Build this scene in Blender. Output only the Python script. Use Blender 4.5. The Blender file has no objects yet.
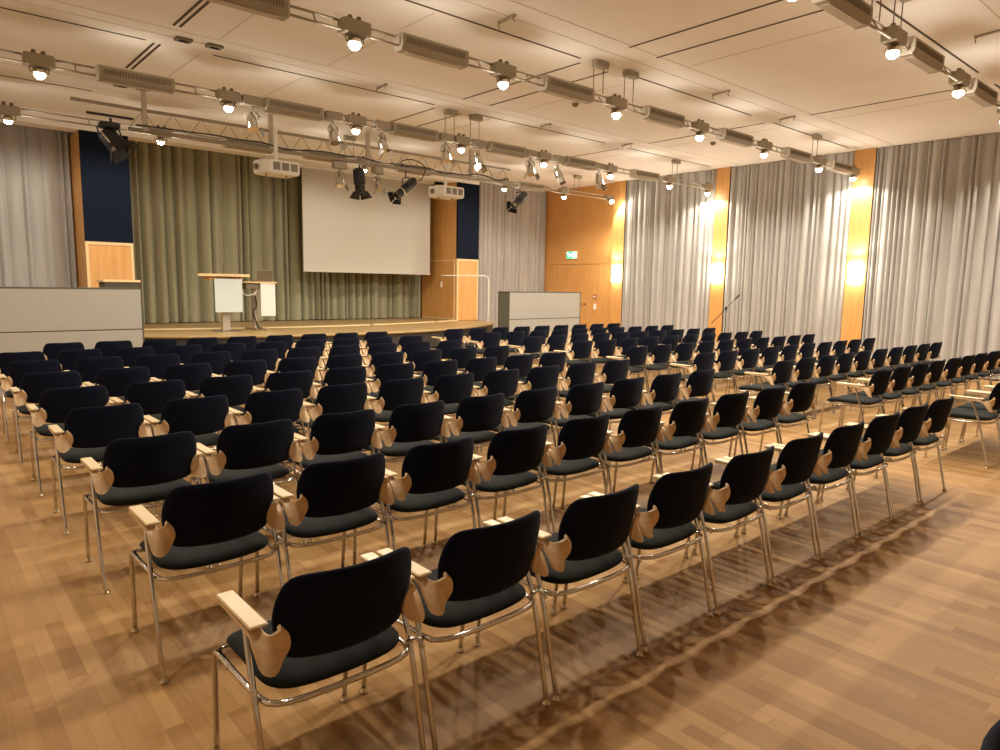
import bpy, math, random
from mathutils import Vector, Matrix
random.seed(7)
PI = math.pi
S = bpy.context.scene
C = S.collection
R_ = math.radians

# ------------------------------------------------------------------ materials
def mat(name, col, rough=.5, metal=0., spec=.5, emit=None, estr=0., coat=0., sheen=0., trans=0.):
    m = bpy.data.materials.new(name); m.use_nodes = True
    b = m.node_tree.nodes['Principled BSDF']
    b.inputs['Base Color'].default_value = (*col, 1)
    b.inputs['Roughness'].default_value = rough
    b.inputs['Metallic'].default_value = metal
    b.inputs['Specular IOR Level'].default_value = spec
    b.inputs['Coat Weight'].default_value = coat
    b.inputs['Sheen Weight'].default_value = sheen
    b.inputs['Transmission Weight'].default_value = trans
    if emit:
        b.inputs['Emission Color'].default_value = (*emit, 1)
        b.inputs['Emission Strength'].default_value = estr
    return m

def nt(m):
    n = m.node_tree.nodes; l = m.node_tree.links
    return n, l, n['Principled BSDF']

def math_node(n, l, op, a, b=None):
    k = n.new('ShaderNodeMath'); k.operation = op
    for i, v in enumerate((a, b)):
        if v is None: continue
        if hasattr(v, 'is_linked'): l.new(v, k.inputs[i])
        else: k.inputs[i].default_value = v
    return k.outputs[0]

def noise_mat(name, c1, c2, scale=(1, 1, 1), nscale=5, rough=.5, detail=4, bump=0., spec=.5, lo=.35, hi=.65, **kw):
    m = mat(name, c1, rough, spec=spec, **kw); n, l, b = nt(m)
    tc = n.new('ShaderNodeTexCoord'); mp = n.new('ShaderNodeMapping'); mp.inputs['Scale'].default_value = scale
    ns = n.new('ShaderNodeTexNoise'); ns.inputs['Scale'].default_value = nscale; ns.inputs['Detail'].default_value = detail
    cr = n.new('ShaderNodeValToRGB')
    cr.color_ramp.elements[0].position = lo; cr.color_ramp.elements[0].color = (*c1, 1)
    cr.color_ramp.elements[1].position = hi; cr.color_ramp.elements[1].color = (*c2, 1)
    l.new(tc.outputs['Object'], mp.inputs['Vector']); l.new(mp.outputs[0], ns.inputs['Vector'])
    l.new(ns.outputs['Fac'], cr.inputs[0]); l.new(cr.outputs[0], b.inputs['Base Color'])
    if bump:
        bp = n.new('ShaderNodeBump'); bp.inputs['Strength'].default_value = bump; bp.inputs['Distance'].default_value = .002
        l.new(ns.outputs['Fac'], bp.inputs['Height']); l.new(bp.outputs[0], b.inputs['Normal'])
    return m

def parquet_mat():
    m = mat('parquet', (.5, .3, .13), .38, spec=.17); n, l, b = nt(m)
    tc = n.new('ShaderNodeTexCoord'); sp = n.new('ShaderNodeSeparateXYZ'); l.new(tc.outputs['Object'], sp.inputs[0])
    W, L = .072, .62
    u = math_node(n, l, 'DIVIDE', sp.outputs['X'], W)
    row = math_node(n, l, 'FLOOR', u)
    wn = n.new('ShaderNodeTexWhiteNoise'); wn.noise_dimensions = '1D'; l.new(row, wn.inputs['W'])
    off = math_node(n, l, 'MULTIPLY', wn.outputs['Value'], 7.3)
    v = math_node(n, l, 'ADD', math_node(n, l, 'DIVIDE', sp.outputs['Y'], L), off)
    col = math_node(n, l, 'FLOOR', v)
    cb = n.new('ShaderNodeCombineXYZ'); l.new(row, cb.inputs[0]); l.new(col, cb.inputs[1])
    w2 = n.new('ShaderNodeTexWhiteNoise'); w2.noise_dimensions = '2D'; l.new(cb.outputs[0], w2.inputs['Vector'])
    # grain along the strip
    mp = n.new('ShaderNodeMapping'); mp.inputs['Scale'].default_value = (38, 2.2, 1)
    l.new(tc.outputs['Object'], mp.inputs['Vector'])
    ad = n.new('ShaderNodeVectorMath'); ad.operation = 'ADD'; l.new(mp.outputs[0], ad.inputs[0]); l.new(w2.outputs['Color'], ad.inputs[1])
    ns = n.new('ShaderNodeTexNoise'); ns.inputs['Scale'].default_value = 1.6; ns.inputs['Detail'].default_value = 5
    l.new(ad.outputs[0], ns.inputs['Vector'])
    mix = math_node(n, l, 'ADD', math_node(n, l, 'MULTIPLY', w2.outputs['Value'], .62), math_node(n, l, 'MULTIPLY', ns.outputs['Fac'], .45))
    cr = n.new('ShaderNodeValToRGB'); e = cr.color_ramp.elements
    e[0].position = .12; e[0].color = (.30, .155, .052, 1)
    e[1].position = .95; e[1].color = (.50, .300, .122, 1)
    k = e.new(.5); k.color = (.405, .228, .086, 1)
    l.new(mix, cr.inputs[0])
    # joints
    fu = math_node(n, l, 'FRACT', u); fv = math_node(n, l, 'FRACT', v)
    ju = math_node(n, l, 'LESS_THAN', fu, .02); jv = math_node(n, l, 'LESS_THAN', fv, .004)
    j = math_node(n, l, 'MAXIMUM', ju, jv)
    mx = n.new('ShaderNodeMix'); mx.data_type = 'RGBA'; mx.inputs['B'].default_value = (.17, .085, .03, 1)
    l.new(math_node(n, l, 'MULTIPLY', j, .55), mx.inputs['Factor']); l.new(cr.outputs[0], mx.inputs['A'])
    l.new(mx.outputs['Result'], b.inputs['Base Color'])
    rr = math_node(n, l, 'ADD', math_node(n, l, 'MULTIPLY', ns.outputs['Fac'], .20), .46)
    l.new(rr, b.inputs['Roughness'])
    return m

def wood_mat(name, c1, c2, scale, rough=.42):
    return noise_mat(name, c1, c2, scale, 2.0, rough, 6, lo=.3, hi=.7)

M = {}
M['floor'] = parquet_mat()
M['ceiling'] = noise_mat('ceiling_paint', (.84, .80, .735), (.87, .83, .765), (1, 1, 1), 1.2, .8)
M['groove'] = mat('ceiling_groove', (.075, .05, .025), .9)
M['step'] = mat('ceiling_step', (.70, .63, .53), .9)
M['plaster'] = mat('plaster', (.62, .54, .43), .85)
M['maple'] = wood_mat('maple_veneer', (.60, .30, .085), (.70, .375, .125), (9, 9, .8))
M['maple_light'] = wood_mat('maple_edge', (.74, .52, .25), (.80, .58, .30), (9, 9, .8))
M['maple_red'] = wood_mat('maple_shadow_side', (.52, .24, .075), (.60, .29, .10), (9, 9, .8))
M['deck'] = wood_mat('stage_deck_wood', (.30, .195, .075), (.40, .27, .115), (.8, 9, 9), .4)
M['batten'] = mat('stage_batten', (.83, .66, .38), .4)
M['fascia'] = mat('stage_fascia', (.035, .028, .022), .7)
M['acoustic'] = noise_mat('blue_acoustic_cloth', (.006, .009, .019), (.009, .013, .025), (1, 1, 1), 180, .95, 2, spec=.1)
M['sheer'] = noise_mat('grey_curtain_cloth', (.40, .385, .36), (.455, .44, .41), (3, 3, .3), 3, .9, 3, spec=.1, sheen=.15)
M['green'] = noise_mat('olive_curtain_cloth', (.29, .275, .175), (.335, .315, .20), (3, 3, .3), 3, .85, 3, spec=.15, sheen=.2)
M['screen'] = mat('screen_cloth', (.56, .525, .45), .9, spec=.1)
M['black'] = mat('black_metal', (.012, .012, .014), .45)
M['blackm'] = mat('black_matte', (.015, .015, .016), .8, spec=.2)
M['greymetal'] = mat('grey_bronze_metal', (.38, .33, .25), .5, metal=.3)
M['greydark'] = mat('grey_dark_metal', (.20, .16, .105), .5, metal=.35)
M['greylight'] = mat('grey_light_metal', (.52, .46, .36), .5, metal=.2)
M['alu'] = mat('aluminium', (.66, .60, .50), .32, metal=.9)
M['chrome'] = mat('chrome', (.64, .62, .59), .10, metal=1.)
M['white'] = mat('white_plastic', (.84, .81, .74), .45)
M['offwhite'] = noise_mat('partition_cloth', (.37, .34, .285), (.41, .375, .315), (1, 1, 1), 60, .9, 2, spec=.1)
M['darkseam'] = mat('dark_seam', (.08, .065, .045), .8)
M['parttop'] = mat('partition_side', (.095, .09, .06), .8)
M['fabric'] = noise_mat('navy_black_cloth', (.0027, .0044, .0128), (.0045, .0066, .0175), (1, 1, 1), 260, .92, 2, .25, spec=.12, sheen=.04)
M['fabric_seat'] = noise_mat('charcoal_seat_cloth', (.0105, .0125, .0110), (.0150, .0172, .0150), (1, 1, 1), 220, .9, 2, .25, spec=.12, sheen=.04)
M['ply'] = wood_mat('beech_plywood', (.62, .43, .235), (.71, .51, .30), (26, 3, 26), .33)
M['armpad'] = wood_mat('pale_arm_pad', (.70, .53, .29), (.78, .61, .36), (26, 3, 26), .35)
M['glide'] = mat('glide_metal', (.62, .50, .34), .25, metal=.8)
M['lens'] = mat('lamp_glass', (1, .95, .85), .3, emit=(1, .93, .80), estr=38.)
M['lensdim'] = mat('lamp_glass_dim', (.9, .85, .75), .3, emit=(1, .90, .72), estr=.5)
M['lensoff'] = mat('lamp_lens_unlit', (.75, .72, .66), .12, metal=.5)
M['sconce'] = mat('sconce_glass', (1, .95, .85), .4, emit=(1, .90, .70), estr=26.)
M['exitgreen'] = mat('exit_green', (.02, .5, .2), .4, emit=(.10, .80, .38), estr=1.0)
M['exitwhite'] = mat('exit_white', (.9, .95, .9), .4, emit=(.85, 1, .85), estr=2.2)
M['red'] = mat('call_point_red', (.30, .07, .03), .4)
M['frost'] = mat('lectern_frosted', (.62, .70, .66), .35)
M['grille'] = mat('grille_dark', (.25, .22, .17), .6)
M['reflect'] = mat('polished_reflector', (.85, .78, .64), .12, metal=1.)

# ------------------------------------------------------------------ mesh builder
class MB:
    def __init__(s): s.v = []; s.f = []
    def add(s, vs, fs):
        o = len(s.v); s.v += [tuple(x) for x in vs]; s.f += [tuple(i + o for i in f) for f in fs]; return s
    def box(s, a, b, mtx=None, bev=0.):
        x0, y0, z0 = a; x1, y1, z1 = b
        if bev:
            e = bev; vs = []; 
            def ring(x0, y0, x1, y1, z, k):
                return [(x0+k, y0, z), (x1-k, y0, z), (x1, y0+k, z), (x1, y1-k, z), (x1-k, y1, z), (x0+k, y1, z), (x0, y1-k, z), (x0, y0+k, z)]
            rings = [ring(x0+e, y0+e, x1-e, y1-e, z0, e*.5), ring(x0, y0, x1, y1, z0+e, e), ring(x0, y0, x1, y1, z1-e, e), ring(x0+e, y0+e, x1-e, y1-e, z1, e*.5)]
            for r in rings: vs += r
            fs = [tuple(range(7, -1, -1)), tuple(range(24, 32))]
            for k in range(3):
                for i in range(8):
                    j = (i+1) % 8; fs.append((k*8+i, k*8+j, k*8+8+j, k*8+8+i))
        else:
            vs = [(x0,y0,z0),(x1,y0,z0),(x1,y1,z0),(x0,y1,z0),(x0,y0,z1),(x1,y0,z1),(x1,y1,z1),(x0,y1,z1)]
            fs = [(0,3,2,1),(4,5,6,7),(0,1,5,4),(1,2,6,5),(2,3,7,6),(3,0,4,7)]
        if mtx: vs = [mtx @ Vector(p) for p in vs]
        return s.add(vs, fs)
    def tube(s, pts, r, n=8, closed=False, smooth=0, cap=True):
        P = [Vector(p) for p in pts]
        if smooth: P = spline(P, smooth, closed)
        rs = r if isinstance(r, (list, tuple)) else [r]*len(P)
        N = len(P); T = []
        for i in range(N):
            a = P[(i-1) % N] if (closed or i > 0) else P[i]
            b = P[(i+1) % N] if (closed or i < N-1) else P[i]
            T.append((b-a).normalized())
        up = Vector((0,0,1)) if abs(T[0].z) < .9 else Vector((1,0,0))
        nrm = (up - T[0]*up.dot(T[0])).normalized()
        vs = []
        for i in range(N):
            if i:
                q = T[i-1].rotation_difference(T[i]); nrm = q @ nrm
                nrm = (nrm - T[i]*nrm.dot(T[i])).normalized()
            bn = T[i].cross(nrm)
            for k in range(n):
                a = 2*PI*k/n
                vs.append(P[i] + nrm*(rs[i]*math.cos(a)) + bn*(rs[i]*math.sin(a)))
        fs = []
        for i in range(N if closed else N-1):
            j = (i+1) % N
            for k in range(n):
                k2 = (k+1) % n; fs.append((i*n+k, i*n+k2, j*n+k2, j*n+k))
        if not closed and cap:
            fs.append(tuple(range(n-1, -1, -1))); fs.append(tuple((N-1)*n+k for k in range(n)))
        return s.add(vs, fs)
    def lathe(s, prof, n=16, mtx=None):
        """prof: (radius, z) from bottom to top, about z"""
        vs = []; fs = []
        for r, z in prof:
            for k in range(n):
                a = 2*PI*k/n; vs.append(Vector((r*math.cos(a), r*math.sin(a), z)))
        for i in range(len(prof)-1):
            for k in range(n):
                k2 = (k+1) % n; fs.append((i*n+k, i*n+k2, (i+1)*n+k2, (i+1)*n+k))
        if prof[0][0] > 1e-6: fs.append(tuple(range(n-1, -1, -1)))
        if prof[-1][0] > 1e-6: fs.append(tuple((len(prof)-1)*n+k for k in range(n)))
        if mtx: vs = [mtx @ v for v in vs]
        return s.add(vs, fs)
    def prism(s, poly, a, b, axis='x'):
        """poly in the two other axes, extruded along axis from a to b"""
        n = len(poly); vs = []
        for t in (a, b):
            for p, q in poly:
                vs.append({'x': (t, p, q), 'y': (p, t, q), 'z': (p, q, t)}[axis])
        fs = [tuple(range(n-1, -1, -1)), tuple(range(n, 2*n))]
        for i in range(n):
            j = (i+1) % n; fs.append((i, j, n+j, n+i))
        return s.add(vs, fs)
    def build(s, name, m, parent=None, smooth=False, auto=None):
        me = bpy.data.meshes.new(name); me.from_pydata(s.v, [], s.f)
        import bmesh
        bm = bmesh.new(); bm.from_mesh(me); bmesh.ops.recalc_face_normals(bm, faces=bm.faces); bm.to_mesh(me); bm.free()
        me.materials.append(M[m] if isinstance(m, str) else m)
        if smooth:
            for p in me.polygons: p.use_smooth = True
            if auto: me.set_sharp_from_angle(angle=R_(auto))
        o = bpy.data.objects.new(name, me); C.objects.link(o)
        if parent: o.parent = parent
        return o

def spline(P, k, closed=False):
    out = []; N = len(P)
    for i in range(N if closed else N-1):
        g = (lambda j: P[j % N]) if closed else (lambda j: P[max(0, min(N-1, j))])
        p0, p1, p2, p3 = g(i-1), g(i), g(i+1), g(i+2)
        for t in range(k):
            u = t/k
            out.append(.5*((2*p1) + (p2-p0)*u + (2*p0-5*p1+4*p2-p3)*u*u + (3*p1-p0-3*p2+p3)*u**3))
    if not closed: out.append(P[-1])
    return out

def empty(name, loc, label, cat, group=None, rz=0., rx=0.):
    o = bpy.data.objects.new(name, None); C.objects.link(o); o.location = loc; o.rotation_euler = (rx, 0, rz)
    o.empty_display_size = .1
    return tag(o, label, cat, group)
def tag(o, label, cat, group=None, kind=None):
    o['label'] = label; o['category'] = cat
    if group: o['group'] = group
    if kind: o['kind'] = kind
    return o
def struct(o, label=None):
    o['kind'] = 'structure'
    if label: o['label'] = label
    return o
def copy_tree(o, parent=None, skip=()):
    c = o.copy(); C.objects.link(c)
    if parent: c.parent = parent
    for ch in list(o.children):
        if ch.name.split('.')[0] not in skip: copy_tree(ch, c, skip)
    return c

def orient(d, loc):
    """matrix that turns +z to d and moves to loc"""
    q = Vector((0,0,1)).rotation_difference(Vector(d).normalized())
    return Matrix.Translation(Vector(loc)) @ q.to_matrix().to_4x4()

# ------------------------------------------------------------------ room
XW, YF, CZ = 16.25, 16.55, 4.76
X0, Y0 = -2.2, -4.0
ZS = .70                                   # stage height
struct(MB().box((X0-.2, Y0-.2, -.2), (XW+.3, 18.0, 0)).build('floor', 'floor'), 'strip parquet floor of warm oak')
struct(MB().box((X0-.2, Y0-.2, CZ), (XW+.3, 18.0, CZ+.2)).build('ceiling', 'ceiling'), 'cream panelled ceiling with dark joints')
struct(MB().box((XW, Y0-.2, 0), (XW+.2, 18.0, CZ)).build('wall_right', 'plaster'))
struct(MB().box((X0-.2, Y0-.2, 0), (X0, 18.0, CZ)).build('wall_left', 'plaster'))
struct(MB().box((X0, Y0-.2, 0), (XW, Y0, CZ)).build('wall_back', 'plaster'))
struct(MB().box((X0, 17.7, 0), (XW, 18.0, CZ)).build('wall_front', 'plaster'))
# wall pieces beside the stage, behind the pale curtains
struct(MB().box((X0, YF, 0), (2.9, YF+.12, CZ)).box((12.55, YF, 0), (XW, YF+.12, CZ)).build('wall_stage', 'plaster'))

# wood panelled wall and flush door beside the stage
panel = MB()
panel.box((XW-.03, 13.53, 2.405), (XW-.001, 16.54, CZ-.001)).box((XW-.03, 15.42, .0), (XW-.001, 16.54, 2.395)).box((XW-.03, 13.53, 0), (XW-.001, 14.10, 2.395))
struct(panel.build('trim_1', 'maple'), 'orange maple wall panelling with exit sign')
dr = struct(MB().box((XW-.028, 14.108, .008), (XW-.002, 15.412, 2.393)).build('door_1', 'maple'), 'flush maple door beside the stage')
hd = MB().tube([(XW-.03, 14.62, 1.17), (XW-.085, 14.62, 1.17), (XW-.095, 14.64, 1.17), (XW-.095, 14.76, 1.17)], .012, 8).lathe([(.03, 0), (.03, .012)], 14, orient((-1,0,0), (XW-.028, 14.62, 1.17)))
hd.build('door_handle', 'greydark', dr, True, 40)

# columns on the right wall
COLY = [(13.09, 13.52), (9.76, 10.15), (6.30, 6.74), (2.85, 3.28)]
for i, (a, b) in enumerate(COLY[:3]):
    o = struct(MB().box((XW-.16, a, 0), (XW-.001, b, CZ-.001), bev=.006).build('trim_%d' % (i+2), 'maple'), 'maple clad wall column between curtains')
    MB().box((XW-.15, a-.005, 0), (XW-.03, a-.0005, CZ-.002)).build('shadow_gap', 'darkseam', o)

# proscenium: header and two flanking piers
hdr = struct(MB().box((X0+.001, 15.5, 4.50), (12.62, 15.9, CZ-.001)).build('trim_6', 'ceiling'), 'cream header over the stage opening')
def pier(name, xa, xb, label):
    o = MB().box((xa, 15.56, 0), (xb, 17.25, 4.499)).build(name, 'maple')
    struct(o, label)
    MB().box((xa-.001, 15.50, 2.43), (xb+.001, 15.559, 4.498)).build('acoustic_panel', 'acoustic', o)
    MB().box((xa+.05, 15.53, ZS+.01), (xb-.05, 15.559, 2.36)).build('wood_panel', 'maple', o)
    fr = MB().box((xa, 15.515, ZS+.01), (xa+.05, 15.559, 2.36)).box((xb-.05, 15.515, ZS+.01), (xb, 15.559, 2.36)).box((xa, 15.515, 2.36), (xb, 15.559, 2.42))
    fr.build('panel_frame', 'maple_light', o)
    return o
pl = pier('trim_7', 2.82, 3.66, 'maple stage pier with dark blue acoustic panel')
pr = pier('trim_8', 11.86, 12.62, 'maple stage pier with dark blue acoustic panel')
MB().box((11.845, 15.62, 2.36), (11.859, 17.2, 2.40)).box((11.845, 15.62, ZS+.05), (11.859, 15.66, 2.36)).box((11.845, 15.62, ZS+.01), (11.859, 17.2, ZS+.05)).build('side_frame', 'maple_light', pr)
MB().box((11.835, 16.2, 1.62), (11.859, 16.28, 1.78), bev=.004).build('wall_socket', 'white', pr)

# ceiling joints
def strips(name, m, segs, w, h=.006, dbl=0, label=None):
    b = MB()
    for a, c in segs:
        a = Vector((*a, 0)); c = Vector((*c, 0)); d = (c-a).normalized(); nrm = Vector((-d.y, d.x, 0))
        for o in ((-dbl/2, dbl/2) if dbl else (0,)):
            p = a+nrm*o; q = c+nrm*o
            vs = [p-nrm*w/2, q-nrm*w/2, q+nrm*w/2, p+nrm*w/2]
            b.add([(v.x, v.y, z) for z in (CZ-h, CZ+.01) for v in vs], [(0,1,2,3),(7,6,5,4),(0,4,5,1),(1,5,6,2),(2,6,7,3),(3,7,4,0)])
    o = b.build(name, m); struct(o, label); return o
xs = [2.8, 7.34, 7.92, 12.35]; ys = [3.29, 6.72, 10.1, 13.37]
seg = []
for y in ys:
    for a, b in ((-1.4, 2.65), (3.5, 7.2), (8.1, 11.65), (12.45, 15.7)):
        if y == 13.37 and a > 0: continue
        seg.append(((a, y), (b, y)))
strips('trim_9', 'groove', seg, .026, label='dark ceiling joints running across the hall')
seg = []
for x in (7.34, 7.92, 12.35):
    for a, b in ((-3, .2), (.5, 3.0), (3.75, 6.0), (6.85, 9.48), (10.28, 11.75)):
        seg.append(((x, a), (x, b)))
strips('trim_10', 'groove', seg, .026, label='dark ceiling joints running towards the stage')
strips('trim_11', 'groove', [((2.8, a), (2.8, b)) for a, b in ((-3, 3), (3.7, 6.0), (6.9, 9.3), (10.15, 11.6))], .03, dbl=.075, label='paired slot air outlet in the ceiling')
seg = []
for y in (2.55, 5.95, 6.3, 9.45, 9.75, 12.6):
    seg.append(((-2.1, y), (16.1, y)))
for x in (3.35, 4.85, 8.55, 12.9):
    for a, b in ((-3.8, 2.5), (3.4, 5.9), (6.8, 9.4), (10.2, 12.5)):
        seg.append(((x, a), (x, b)))
strips('trim_12', 'step', seg, .018, .004, label='faint panel edges of the ceiling')

# ------------------------------------------------------------------ curtains
def curtain(name, p0, p1, z0, z1, m, label, depth=.07, pitch=.19, seed=1, group=None):
    """pleated cloth from p0 to p1; pleats vary, closed thickness 6 mm"""
    rnd = random.Random(seed)
    p0 = Vector((*p0, 0)); p1 = Vector((*p1, 0)); L = (p1-p0).length; d = (p1-p0)/L; nrm = Vector((-d.y, d.x, 0))
    xsn = [0.]
    ph = 0; phase = []
    x = 0; st = .010
    # random pleat widths and depths
    knots = [0.]; amps = []; skew = []
    while knots[-1] < L:
        knots.append(knots[-1] + pitch*rnd.choice((.45, .6, .8, 1., 1.25, 1.5))*rnd.uniform(.85, 1.15))
        amps.append(rnd.uniform(.45, 1.)); skew.append(rnd.uniform(.55, 1.7))
    base = [rnd.uniform(-.28, .28) for _ in knots]
    N = int(L/st); rows = 6; vs = []; fs = []
    import bisect
    def off(x):
        i = min(len(amps)-1, max(0, bisect.bisect_right(knots, x)-1))
        t = max(0., min(1., (x-knots[i])/(knots[i+1]-knots[i])))
        t = t**skew[i]
        lo = base[i]*(1-t)+base[i+1]*t
        return lo + amps[i]*(abs(math.sin(PI*t))**.75) - .45
    for side in (0, 1):
        for r in range(rows+1):
            v = r/rows; z = z1+(z0-z1)*v
            kd = depth*(.92+.12*v)*2
            for i in range(N+1):
                x = L*i/N
                w = off(min(L-1e-4, max(0, x+.006*math.sin(2.5*v+x*1.7)*v)))
                a = p0+d*x+nrm*(w*kd+.010*math.sin(x*1.3+v*.6)+(.003 if side else -.003))
                vs.append((a.x, a.y, z))
    W = N+1; off2 = W*(rows+1)
    for r in range(rows):
        for i in range(N):
            q = (r*W+i, r*W+i+1, (r+1)*W+i+1, (r+1)*W+i)
            fs.append(q); fs.append(tuple(off2+k for k in reversed(q)))
    for i in range(N):
        fs.append((i, off2+i, off2+i+1, i+1)); b = rows*W
        fs.append((b+i, b+i+1, off2+b+i+1, off2+b+i))
    for r in range(rows):
        for i in (0, N):
            fs.append((r*W+i, (r+1)*W+i, off2+(r+1)*W+i, off2+r*W+i))
    o = MB().add(vs, fs).build(name, m, None, True, 60)
    return tag(o, label, 'curtain', group)
cx = XW-.11
G = 'pale curtains along the walls'
curtain('curtain', (cx, 10.16), (cx, 13.082), .03, CZ-.01, 'sheer', 'pale grey pleated curtain nearest the door, between two maple columns', .05, .15, 11)
curtain('curtain', (cx, 6.75), (cx, 9.752), .03, CZ-.01, 'sheer', 'pale grey pleated curtain just behind the microphone stand, between two maple columns', .05, .15, 12)
curtain('curtain', (cx, .2), (cx, 6.292), .03, CZ-.01, 'sheer', 'widest pale grey pleated curtain, reaching out of frame at the right edge', .052, .16, 13)
curtain('curtain', (XW-.07, YF-.13), (12.66, YF-.13), .03, CZ-.01, 'sheer', 'pale grey pleated curtain between the stage and the maple door wall', .05, .16, 14)
curtain('curtain', (2.80, YF-.13), (X0+.05, YF-.13), .03, CZ-.01, 'sheer', 'pale grey pleated curtain left of the stage above the long partition', .05, .17, 15)
curtain('stage_curtain', (11.84, 17.28), (3.68, 17.28), ZS+.015, CZ-.02, 'green', 'olive green pleated backdrop curtain at the rear of the stage', .105, .23, 16)

# ------------------------------------------------------------------ stage
def stage():
    e = empty('stage', (7.3, 14.5, 0), 'low wooden stage with bowed front edge and dark skirting', 'stage')
    inv = Matrix.Translation((-7.3, -14.5, 0))
    cxs, Rr = 7.25, 7.35; cy = 12.42+Rr
    def arc(r, xa, xb, n=40):
        return [(cxs+ (xa-cxs)+(xb-xa)*i/n, cy-math.sqrt(max(.01, r*r-((xa-cxs)+(xb-xa)*i/n)**2))) for i in range(n+1)]
    xa, xb = 2.15, 12.45
    front = arc(Rr, xa, xb)
    loop = front + [(xb, 16.2), (11.84, 16.2), (11.84, 17.24), (3.68, 17.24), (3.68, 16.2), (xa, 16.2)]
    def sh(b): b.v = [(x-7.3, y-14.5, z) for x, y, z in b.v]; return b
    sh(MB().prism(loop, ZS-.05, ZS, 'z')).build('deck', 'deck', e)
    inner = arc(Rr-.03, xa+.03, xb-.03)
    sh(MB().prism(inner+[(xb-.03, 16.18), (xa+.03, 16.18)], 0, ZS-.051, 'z')).build('skirt', 'fascia', e)
    # edge nosing
    ns = [(x, y-.004, ZS-.028) for x, y in front]
    sh(MB().tube(ns, .03, 6)).build('nosing', 'deck', e, True)
    # pale battens in the deck, in four lengths
    for a, b in ((2.95, 5.1), (5.2, 8.52), (8.62, 10.78), (10.9, 11.8)):
        pts = []
        for i in range(17):
            x = a+(b-a)*i/16; y = cy-math.sqrt(max(.01, (Rr-1.95)**2-(x-cxs)**2)) if abs(x-cxs) < Rr-2.0 else 15.3
            y = 14.55+.07*(x-7.25)**2*.62
            y = min(y, 15.42)
            pts.append((x, y))
        poly = [(x, y-.05) for x, y in pts]+[(x, y+.05) for x, y in reversed(pts)]
        sh(MB().prism(poly, ZS+.0005, ZS+.022, 'z')).build('batten', 'batten', e)
    return e
stage()

# handrail on the stage end
def rail():
    e = empty('handrail', (12.33, 14.7, 0), 'thin white tubular handrail at the far end of the stage', 'handrail')
    y = 15.0
    P = [(12.37, 14.75, ZS+.002), (12.37, 14.75, 1.80), (12.33, 14.80, 1.93), (12.22, 14.9, 1.96), (11.45, 15.35, 1.95), (11.40, 15.62, 1.95), (11.8, 15.7, 1.95)]
    b = MB().tube([(p[0]-12.33, p[1]-14.7, p[2]) for p in P], .013, 8, smooth=4).build('rail', 'white', e, True)
    MB().lathe([(.045, ZS+.001), (.045, ZS+.012)], 14, Matrix.Translation((.04, .05, 0))).build('base_plate', 'white', e)
rail()

# ------------------------------------------------------------------ projection screen
def screen():
    e = empty('projection_screen', (9.64, 16.4, 0), 'large cream projection screen lowered before the green curtain', 'screen')
    xa, xb = -1.92, 1.92
    MB().box((xa, -.003, 2.0), (xb, .003, 4.49)).build('cloth', 'screen', e)
    MB().box((xa-.012, -.012, 1.965), (xb+.012, .012, 2.0), bev=.004).build('bottom_bar', 'screen', e)
    MB().box((xa-.1, -.09, 4.49), (xb+.1, .09, 4.66), bev=.02).build('roller_case', 'white', e)
    for s in (-1, 1): MB().box((s*1.7-.02, -.02, 4.66), (s*1.7+.02, .02, CZ)).build('hanger', 'white', e)
screen()

# ------------------------------------------------------------------ lectern group
def lectern():
    x, y = 4.93, 14.05
    e = empty('lectern', (x, y, ZS+.001), 'lectern with oval wooden top and frosted front panel on stage', 'lectern')
    n = 40; top = [(.50*math.cos(2*PI*i/n), .30*math.sin(2*PI*i/n)) for i in range(n)]
    MB().prism(top, 1.085, 1.135, 'z').build('top', 'maple_light', e)
    MB().box((-.34, -.16, 1.02), (.30, .16, 1.084), bev=.01).build('under_frame', 'maple', e)
    MB().box((-.27, -.235, .385), (.265, -.215, 1.04), bev=.004).build('front_panel', 'frost', e)
    MB().box((-.10, -.214, .60), (-.05, -.19, 1.02)).box((.05, -.214, .60), (.10, -.19, 1.02)).build('panel_bracket', 'greylight', e)
    MB().box((-.08, -.05, .012), (.08, .05, 1.019), bev=.008).build('column', 'alu', e)
    MB().box((-.24, -.22, 0), (.24, .22, .012), bev=.004).build('base_plate', 'greydark', e)
    MB().tube([(.0, .02, 1.125), (.0, .05, 1.22), (-.02, -.02, 1.33)], .006, 6, smooth=4).build('microphone_stalk', 'black', e, True)
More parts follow.
